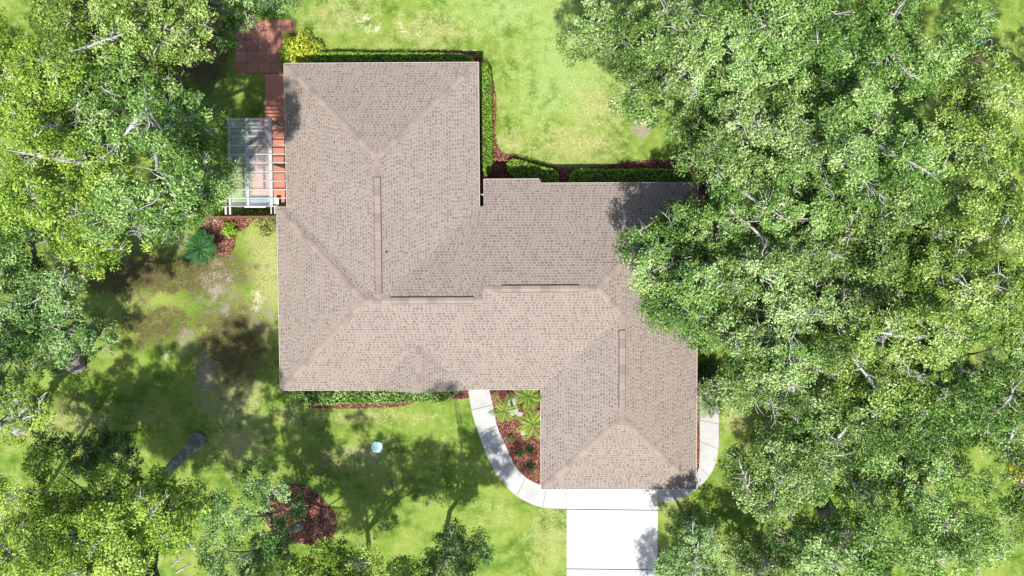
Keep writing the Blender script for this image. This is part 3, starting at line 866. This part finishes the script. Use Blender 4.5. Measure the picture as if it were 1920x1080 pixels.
# --- bare tree at the left edge
def bare_tree():
    b = P(40, 990); root = empty('bare_tree', b, 'leafless white barked tree in the bottom left corner', 'tree')
    rnd = random.Random(5)
    tip = P(-42, 1010, 10.5); m = MB(); br = MB()
    mid = Vector(b).lerp(tip, .5)
    m.tube([b, mid, tip], [.16,.12,.07], 8); m.build('trunk', M['pale'], root, True)
    def grow(p, d, ln, r, dep):
        q = p + d*ln*.5 + Vector([rnd.gauss(0,.06) for _ in range(3)]); e = q + (d+Vector([rnd.gauss(0,.25) for _ in range(3)])).normalized()*ln*.5
        br.tube([p, q, e], [r, r*.8, r*.55], 5)
        if dep == 0: return
        for _ in range(4):
            s = p.lerp(e, rnd.uniform(.35, 1)); nd = (d + Vector([rnd.gauss(0,.55) for _ in range(3)])).normalized()
            grow(s, nd, ln*rnd.uniform(.5,.75), r*.6, dep-1)
    for i in range(10):
        a = i*2*math.pi/10 + rnd.uniform(-.2,.2)
        grow(mid.lerp(tip, rnd.uniform(.4,1)), Vector((math.cos(a), math.sin(a), .3)).normalized(), rnd.uniform(1.3,1.9), .05, 3)
    br.build('branches', M['pale'], root)
bare_tree()

# ------------------------------------------------------------ hedges and shrubs
def hedge(name, pts, h, label, seed, mat='hedge', z0=.05, leaf=.085, group='clipped hedges round the house', dens=420):
    """pts: outline in world xy"""
    rng = np.random.default_rng(seed)
    c = np.mean(np.array(pts), axis=0)
    root = empty(name, (c[0], c[1], 0), label, 'hedge', group)
    inner = [tuple(c + (np.array(p)-c)*(1-.10/np.linalg.norm(np.array(p)-c))) for p in pts]
    m = MB(); m.prism(inner, 0, h-.13); m.build('stems', M['core'], root)  # one solid dark box filling the hedge behind its leaves
    cen = []; nrm = []
    A = np.array(pts); n = len(A)
    x0, y0 = A.min(0); x1, y1 = A.max(0)
    def inside(q):
        r = np.zeros(len(q), bool)
        for i in range(n):
            a, b = A[i], A[(i+1) % n]
            c1 = (a[1] > q[:,1]) != (b[1] > q[:,1])
            xx = (b[0]-a[0])*(q[:,1]-a[1])/(b[1]-a[1]+1e-12)+a[0]
            r ^= c1 & (q[:,0] < xx)
        return r
    N = int((x1-x0)*(y1-y0)*dens); q = np.stack([rng.uniform(x0,x1,N), rng.uniform(y0,y1,N)], 1); q = q[inside(q)]
    lump = .05*np.sin(q[:,0]*7+seed)*np.cos(q[:,1]*6) + .05*np.sin(q[:,0]*17+1)*np.sin(q[:,1]*19)
    cen.append(np.c_[q, h + lump - rng.random(len(q))**2*.16]); nrm.append(np.tile((0,0,1.0), (len(q),1)))
    for i in range(n):
        a, b = A[i], A[(i+1) % n]; ln = np.linalg.norm(b-a); k = int(ln*h*dens)
        t = rng.random(k)[:,None]; o = np.array(((b-a)[1], -(b-a)[0]))/ln
        z = rng.uniform(z0, h, k)
        cen.append(np.c_[a+(b-a)*t - o*(rng.random(k)[:,None]*.12-.05), z]); nrm.append(np.tile((o[0],o[1],.35), (k,1)))
    cen = np.concatenate(cen); nrm = np.concatenate(nrm)
    tin = .5 + .12*np.sin(cen[:,0]*3+seed) + rng.normal(0,.2,len(cen))
    leaf_mesh('foliage', cen, nrm, leaf, tin, L[mat], root, seed, .6, .6)

def ccw(p):
    a = sum(p[i][0]*p[(i+1)%len(p)][1]-p[(i+1)%len(p)][0]*p[i][1] for i in range(len(p)))
    return p if a > 0 else p[::-1]
hz = .85
hedge('hedge', ccw(smooth_line(pxs([(592,99),(700,98.5),(820,99),(880,104),(884,116),(860,135),(600,135)], hz), 3)), hz, 'long clipped hedge in the shade along the top edge of the roof', 1)
hedge('hedge', ccw(smooth_line(pxs([(902,124),(917,126),(921,160),(922,220),(922,290),(919,316),(906,318),(903,220)], hz), 3)), hz, 'narrow sunlit hedge beside the curved red mulch strip', 2)
hedge('hedge', ccw(smooth_line(pxs([(956,300),(975,301),(1010,311),(1042,320),(1047,334),(1040,348),(1000,348),(960,326),(952,314)], hz), 3)), hz, 'short slanting hedge next to the notch in the roof edge', 3)
hedge('hedge', ccw(smooth_line(pxs([(1078,320),(1150,318),(1240,317),(1290,322),(1308,335),(1300,352),(1150,352),(1078,350)], hz), 3)), hz, 'long hedge under the back eave that runs into the shade of the oaks', 4)
hedge('hedge', ccw(smooth_line(pxs([(556,726),(556,748),(574,758),(650,757),(740,755),(800,752),(834,751),(838,726)], hz), 3)), hz, 'leafy unclipped hedge on the front side below the roof eave', 5, mat='mid', leaf=.12, dens=300)

def shrub(name, px, py, r, h, mat, label, seed, leaf=.16, aspect=.28, n=900, cat='shrub', group=None, strap=False):
    rng = np.random.default_rng(seed); c = P(px, py, h*.7); c.z = 0
    root = empty(name, c, label, cat, group)
    st = MB(); rnd = random.Random(seed)
    for i in range(7):
        a = rnd.uniform(0, 6.28); st.tube([c, c+Vector((math.cos(a)*r*.5, math.sin(a)*r*.5, h*.6))], [.025,.012], 5)
    st.build('stems', M['palmbark'], root)
    d = unit(rng, n*2); d = d[d[:,2] > -.15][:n]; fr = rng.random(len(d))**.35
    lump = 1 + .18*np.sin(np.arctan2(d[:,1], d[:,0])*5+seed)
    cen = np.array((c.x, c.y, h*.35)) + d*fr[:,None]*np.array((r, r, h*.65))*lump[:,None]
    tin = .5 + rng.normal(0,.22,len(cen))
    leaf_mesh('foliage', cen, d+np.array((0,0,.5)), leaf, tin, L[mat], root, seed, aspect, .7)
shrub('croton_shrub', 562, 90, .95, 1.3, 'gold', 'bright yellow leaved shrub at the top left corner of the roof', 1, .22, .2, 1300)
shrub('green_shrub', 540, 104, .55, .9, 'hedge', 'green shrub squeezed between the patio and the yellow shrub', 2, .16, .3, 600)
shrub('lime_shrub', 428, 430, .42, .6, 'hedge', 'small lime green shrub in the red mulch below the fence', 3, .14, .35, 420)
for i, (x, y, r) in enumerate(((500,408,.45),(482,414,.35),(512,420,.4),(496,434,.35),(470,400,.25))):
    shrub('vine_clump', x, y, r, .5, 'ivy', ['pale vine clump at the right end of the fence','small straggling vine clump left of the pale one','olive vine clump touching the roof edge','low tan vine clump over dry grass below the fence','tiny vine sprig hanging by the fence posts'][i], 10+i, .1, .5, 380, group='vine clumps by the wooden fence')
shrub('flower_shrub', 1918, 888, .55, .8, 'bright', 'vivid yellow shrub in the brown bed at the right edge', 20, .12, .4, 900)
shrub('flower_shrub', 1920, 806, .3, .6, 'bright', 'smaller yellow shrub at the right edge above the brown bed', 21, .12, .4, 400)
shrub('green_shrub', 1330, 696, .5, .8, 'dark', 'dark green shrub above the round landing beside the roof', 22, .16, .3, 500)
for i, (x, y, lb) in enumerate(((958,822,'tiny dark plant nearest the walkway in the red mulch'),(974,851,'tiny dark plant left of centre in the red mulch'),(993,843,'tiny dark plant close to the roof edge in the red mulch'),(996,877,'lowest tiny dark plant in the red mulch courtyard bed'))):
    shrub('bromeliad', x, y, .2, .28, 'dark', lb, 40+i, .16, .22, 90, cat='plant', group='small dark plants in the courtyard bed')

def frond_plant(name, px, py, h, nf, ln, mat, label, cat, seed, trunk=True, base=None, droop=1.0, group=None, pts=18, lw=.03):
    rnd = random.Random(seed); c = P(px, py, h)
    b = P(*base) if base else Vector((c.x, c.y, 0))
    b.z = .03
    root = empty(name, b, label, cat, group)
    t = MB()
    top = c.copy()
    if trunk: t.tube([b, b.lerp(top,.5)+Vector((.04,.03,0)), top], [.09,.07,.075], 9)
    else: t.tube([b, top], [.12,.13], 9)
    t.build('trunk', M['palmbark'], root, True)
    V = []; T = []
    st = MB()
    for i in range(nf):
        a = 2*math.pi*i/nf*2.4 + rnd.uniform(-.2,.2); el = rnd.uniform(.25, .95); l = ln*rnd.uniform(.75,1.1)
        hd = Vector((math.cos(a), math.sin(a), 0)); side = Vector((-hd.y, hd.x, 0))
        prev = top
        path = []
        for k in range(pts+1):
            s = k/pts
            path.append(top + hd*l*(s*math.cos(el*.6)+.02) + Vector((0,0, l*(math.sin(el)*s - droop*.75*s*s))))
        st.tube(path[::3]+[path[-1]], [.013]*(len(path[::3]))+[.004], 3)
        tn = rnd.gauss(.5,.16)
        for k in range(1, pts+1):
            p = path[k]; s = k/pts; w = l*.24*math.sin(math.pi*min(1, .12+s*.86))
            for sg in (-1, 1):
                tip = p + side*sg*w + hd*w*.55 + Vector((0,0,-w*.35))
                o = hd*lw*.5
                V.append([p-o, (p+tip)/2 - o*.9 + Vector((0,0,.015)), tip, (p+tip)/2 + o*.9 + Vector((0,0,.015))]); T.append(min(1,max(0,tn+rnd.gauss(0,.15))))
    st.build('stalks', L[mat], root)
    N = len(V); me = bpy.data.meshes.new('fronds')
    me.from_pydata([tuple(v) for q in V for v in q], [], [tuple(range(4*i,4*i+4)) for i in range(N)])
    at = me.attributes.new('tint','FLOAT','FACE'); at.data.foreach_set('value', np.array(T, dtype=np.float32))
    link('fronds', me, L[mat], root)
GP = 'dwarf palms in the courtyard bed'
frond_plant('dwarf_palm', 990, 742, 2.6, 17, 1.0, 'palm', 'dwarf palm whose fronds overlap the front eave, topmost in the bed', 'palm', 1, base=(984,757), group=GP)
frond_plant('dwarf_palm', 945, 770, 2.1, 14, .9, 'palm', 'dwarf palm with long drooping fronds closest to the walkway', 'palm', 2, base=(962,765), group=GP, droop=1.5)
frond_plant('dwarf_palm', 998, 795, 2.2, 17, 1.0, 'palm', 'yellowest dwarf palm, in front of the other two in the red mulch', 'palm', 3, base=(985,768), group=GP)
frond_plant('dwarf_palm', 1330, 757, 2.2, 24, 1.0, 'mid', 'dwarf palm standing over the path on the right side of the house', 'palm', 4, base=(1318,748), droop=1.2)
frond_plant('cycad', 376, 466, .8, 26, 1.05, 'cycad', 'dark glossy cycad at the lower end of the mulch left of the house', 'plant', 5, trunk=False, lw=.05, droop=.7)
frond_plant('cycad', 1326, 704, .5, 14, .6, 'cycad', 'dark ferny plant tucked against the roof edge above the round landing', 'plant', 6, trunk=False, lw=.05)

def rock(px, py, r, label, seed, h=.6):
    rnd = random.Random(seed); c = P(px, py)
    bm = bmesh.new(); bmesh.ops.create_icosphere(bm, subdivisions=3, radius=1)
    ph = [rnd.uniform(0,6) for _ in range(6)]
    for v in bm.verts:
        p = v.co; k = 1 + .13*math.sin(3*p.x+ph[0])*math.sin(4*p.y+ph[1]) + .10*math.sin(7*p.z+ph[2]+3*p.x) + .05*math.sin(13*p.y+ph[3])
        v.co = Vector((p.x*r*k*1.15, p.y*r*k*.9, max(-.2, p.z)*r*k*h + .02))
    bmesh.ops.rotate(bm, verts=bm.verts, cent=(0,0,0), matrix=Matrix.Rotation(rnd.uniform(0,6), 3, 'Z'))
    me = bpy.data.meshes.new('rock'); bm.to_mesh(me); bm.free()
    o = link('rock', me, M['rock']); o.location = (c.x, c.y, .03)
    tag(o, label, 'rock', 'pale rocks in the courtyard bed')
rock(961, 752, .24, 'pale rock nearest the front eave among the palms', 1)
rock(963, 768, .27, 'largest white rock under the palm beside the walkway', 2)
rock(974, 776, .17, 'small pale rock to the right of the largest one', 3)
rock(955, 765, .13, 'tiny pale rock on the walkway side of the largest one', 4)
rock(981, 812, .12, 'single pale rock below the yellowest palm', 5)

# ------------------------------------------------------------ septic lid
c = P(707, 838)
root = empty('tank_lid', c, 'round pale aqua plastic lid set in the front lawn', 'lid')
def disc(r0, z0, z1, n=40, r1=None):
    k = MB(); k.tube([(c.x,c.y,z0),(c.x,c.y,z1)], [r0, r1 or r0], n); return k
disc(.355, -.02, .045).build('rim', M['lid_rim'], root)
disc(.315, .04, .075, 40, .295).build('cover', M['lid'], root)

# ------------------------------------------------------------ pergola
def pergola():
    z = 2.35
    a = P(428, 388, z); root = empty('pergola', (a.x, a.y, 0), 'white timber pergola with clear corrugated roof on the left side of the house', 'pergola')
    X = lambda px: P(px, 300, z).x
    Yy = lambda py: P(470, py, z).y
    for px, w, y0, y1 in ((508,.17,222,388),(464,.13,222,388),(422,.10,330,402),(430,.09,222,402)):
        m = MB(); m.bar((X(px), Yy(y0), z), (X(px), Yy(y1), z), w, .15); m.build('beam', M['shaded_timber'], root)
    m = None
    for px in (506, 513):
        m = MB(); m.bar((X(px), Yy(384), z-.1), (X(px), Yy(401), z-.1), .07, .12); m.build('beam', M['shaded_timber'], root)
    ys = [239, 256, 273, 290, 306, 323, 340, 356, 372, 387]
    for i, y in enumerate(ys):
        m = MB(); x0 = 400 if i > 6 else 426
        yy = Yy(y)
        m.bar((X(x0), yy, z+.11), (-11.52, yy, z+.11), .036, .07); m.build('rafter', M['shaded_timber'], root)
    for y in (224, 232, 246):
        m = MB(); m.bar((X(428), Yy(y), z+.11), (X(510), Yy(y), z+.11), .04, .06); m.build('rafter', M['shaded_timber'], root)
    for (px, py) in ((508,226),(508,384),(508,305),(430,226),(430,384),(430,305)):
        m = MB(); m.box(X(px)-.06, X(px)+.06, Yy(py)-.06, Yy(py)+.06, 0, z-.076); m.build('post', M['shaded_timber'], root)
    m = MB()
    n = 110; xa, xb = X(431), X(511); y0, y1 = Yy(222), Yy(386)
    vs = []; 
    for i in range(n+1):
        yy = y0 + (y1-y0)*i/n; zz = z + .175 + .012*math.sin(i*1.9)
        vs += [(xa, yy, zz), (xb, yy, zz)]
    m.faces(vs, [(2*i, 2*i+1, 2*i+3, 2*i+2) for i in range(n)])
    m.build('roof_panel', M['poly'], root)
pergola()
# bench under the pergola
c = P(483, 380, .5); root = empty('patio_bench', (c.x, c.y, 0), 'slate blue cushioned bench under the lower end of the clear pergola roof', 'bench')
m = MB(); m.box(c.x-.55, c.x+.55, c.y-.2, c.y+.22, .36, .42); m.build('seat', M['white'], root)
m = MB(); m.box(c.x-.52, c.x+.52, c.y-.18, c.y+.2, .421, .52); m.build('cushion', M['cushion'], root)
m = MB(); m.box(c.x-.55, c.x+.55, c.y-.27, c.y-.205, .36, .95); m.build('backrest', M['white'], root)
for sx in (-.5, .5):
    for sy in (-.17, .17):
        m = MB(); m.box(c.x+sx-.03, c.x+sx+.03, c.y+sy-.03, c.y+sy+.03, .045, .36); m.build('leg', M['white'], root)
# small white side table by the house
c = P(518, 379, .5); root = empty('side_table', (c.x, c.y, 0), 'small white square side table between the pergola beam and the roof edge', 'table')
m = MB(); m.box(c.x-.12, c.x+.12, c.y-.2, c.y+.2, .47, .5); m.build('tabletop', M['white'], root)
for sx in (-.09, .09):
    for sy in (-.16, .16):
        m = MB(); m.box(c.x+sx-.015, c.x+sx+.015, c.y+sy-.015, c.y+sy+.015, .045, .47); m.build('leg', M['white'], root)

# wooden fence
def fence():
    a = P(376, 407, 1.75); b = P(519, 407, 1.75); a.z = b.z = 0
    root = empty('fence', a, 'brown board fence running from the house towards the trees', 'fence')
    L_ = b.x - a.x; n = int(L_/.145); m = MB()
    for i in range(n):
        x = a.x + i*.145; m.box(x, x+.135, a.y-.012, a.y+.012, .04, 1.70+.02*((i*7)%3))
    m.build('boards', M['timber'], root)
    m = MB(); m.box(a.x, b.x, a.y-.07, a.y+.05, 1.742, 1.78); m.build('cap_rail', M['timber'], root)
    for i in range(3):
        x = a.x + .05 + i*(L_-.2)/2; m = MB(); m.box(x, x+.09, a.y+.013, a.y+.10, 0, 1.741); m.build('post', M['timber'], root)
fence()

# object at the top edge: folding chair near the patio corner
c = P(498, 6, .4); root = empty('garden_chair', (c.x, c.y, 0), 'dark blue garden chair with pale frame at the top edge above the patio', 'chair')
m = MB(); m.box(c.x-.25, c.x+.25, c.y-.22, c.y+.22, .40, .44); m.build('seat', M['cushion'], root)
m = MB(); m.faces([(c.x-.25,c.y+.22,.44),(c.x+.25,c.y+.22,.44),(c.x+.25,c.y+.36,.95),(c.x-.25,c.y+.36,.95),(c.x-.25,c.y+.25,.44),(c.x+.25,c.y+.25,.44),(c.x+.25,c.y+.39,.95),(c.x-.25,c.y+.39,.95)],
    [(0,1,2,3),(7,6,5,4),(0,4,5,1),(2,6,7,3),(1,5,6,2),(3,7,4,0)]); m.build('backrest', M['cushion'], root)
for sx in (-1, 1):
    m = MB(); m.bar((c.x+sx*.27, c.y-.24, .02), (c.x+sx*.27, c.y+.28, .62), .03, .03); m.bar((c.x+sx*.27, c.y+.26, .02), (c.x+sx*.27, c.y-.26, .62), .03, .03)
    m.bar((c.x+sx*.27, c.y-.26, .63), (c.x+sx*.27, c.y+.30, .63), .045, .025); m.build('frame', M['white'], root)

# garden hose and pale hoop on the earth patch in the wood
c = P(1833, 82); k = MB(); pts = []
for i in range(140):
    a = i*.32; r = .15 + .0006*i; pts.append((c.x+math.cos(a)*r, c.y+math.sin(a)*r*.8, .03+.0012*i))
pts += [(c.x-.3, c.y-.2, .04), (c.x-.7, c.y-.45, .03), (c.x-1.0, c.y-.4, .03)]
k.tube(pts, [.018]*len(pts), 6); o = k.build('garden_hose', M['teal']); tag(o, 'coiled turquoise garden hose on the earth patch at upper right', 'hose')
c = P(1850, 86); k = MB(); pts = [(c.x+math.cos(a)*.2, c.y+math.sin(a)*.26, .04+.25*max(0, math.sin(a))) for a in np.linspace(0, 2*math.pi, 25)]
k.tube(pts, [.022]*25, 6); o = k.build('hoop', M['white']); tag(o, 'white hoop lying right of the turquoise hose', 'hoop')

# fallen dead branches on the shaded lawn
def dead_branch(px, py, ang, ln, label, seed):
    rnd = random.Random(seed); c = P(px, py); d = Vector((math.cos(ang), math.sin(ang), 0))
    k = MB(); p = Vector((c.x, c.y, .05))
    k.tube([p, p+d*ln*.5+Vector((.04,.02,.04)), p+d*ln], [.035,.025,.012], 6)
    for i in range(7):
        q = p+d*ln*rnd.uniform(.2,.9); a = ang+rnd.choice((-1,1))*rnd.uniform(.4,.9)
        k.tube([q, q+Vector((math.cos(a), math.sin(a), .2))*ln*rnd.uniform(.15,.35)], [.014,.006], 4)
    o = k.build('fallen_branch', M['pale']); tag(o, label, 'branch', 'fallen branches on the lawn')
dead_branch(322, 1062, .75, 1.3, 'pale fallen branch on the sunlit grass at bottom left, the upper one', 1)
dead_branch(330, 1074, .55, .9, 'shorter pale fallen branch just under the longer one at bottom left', 2)
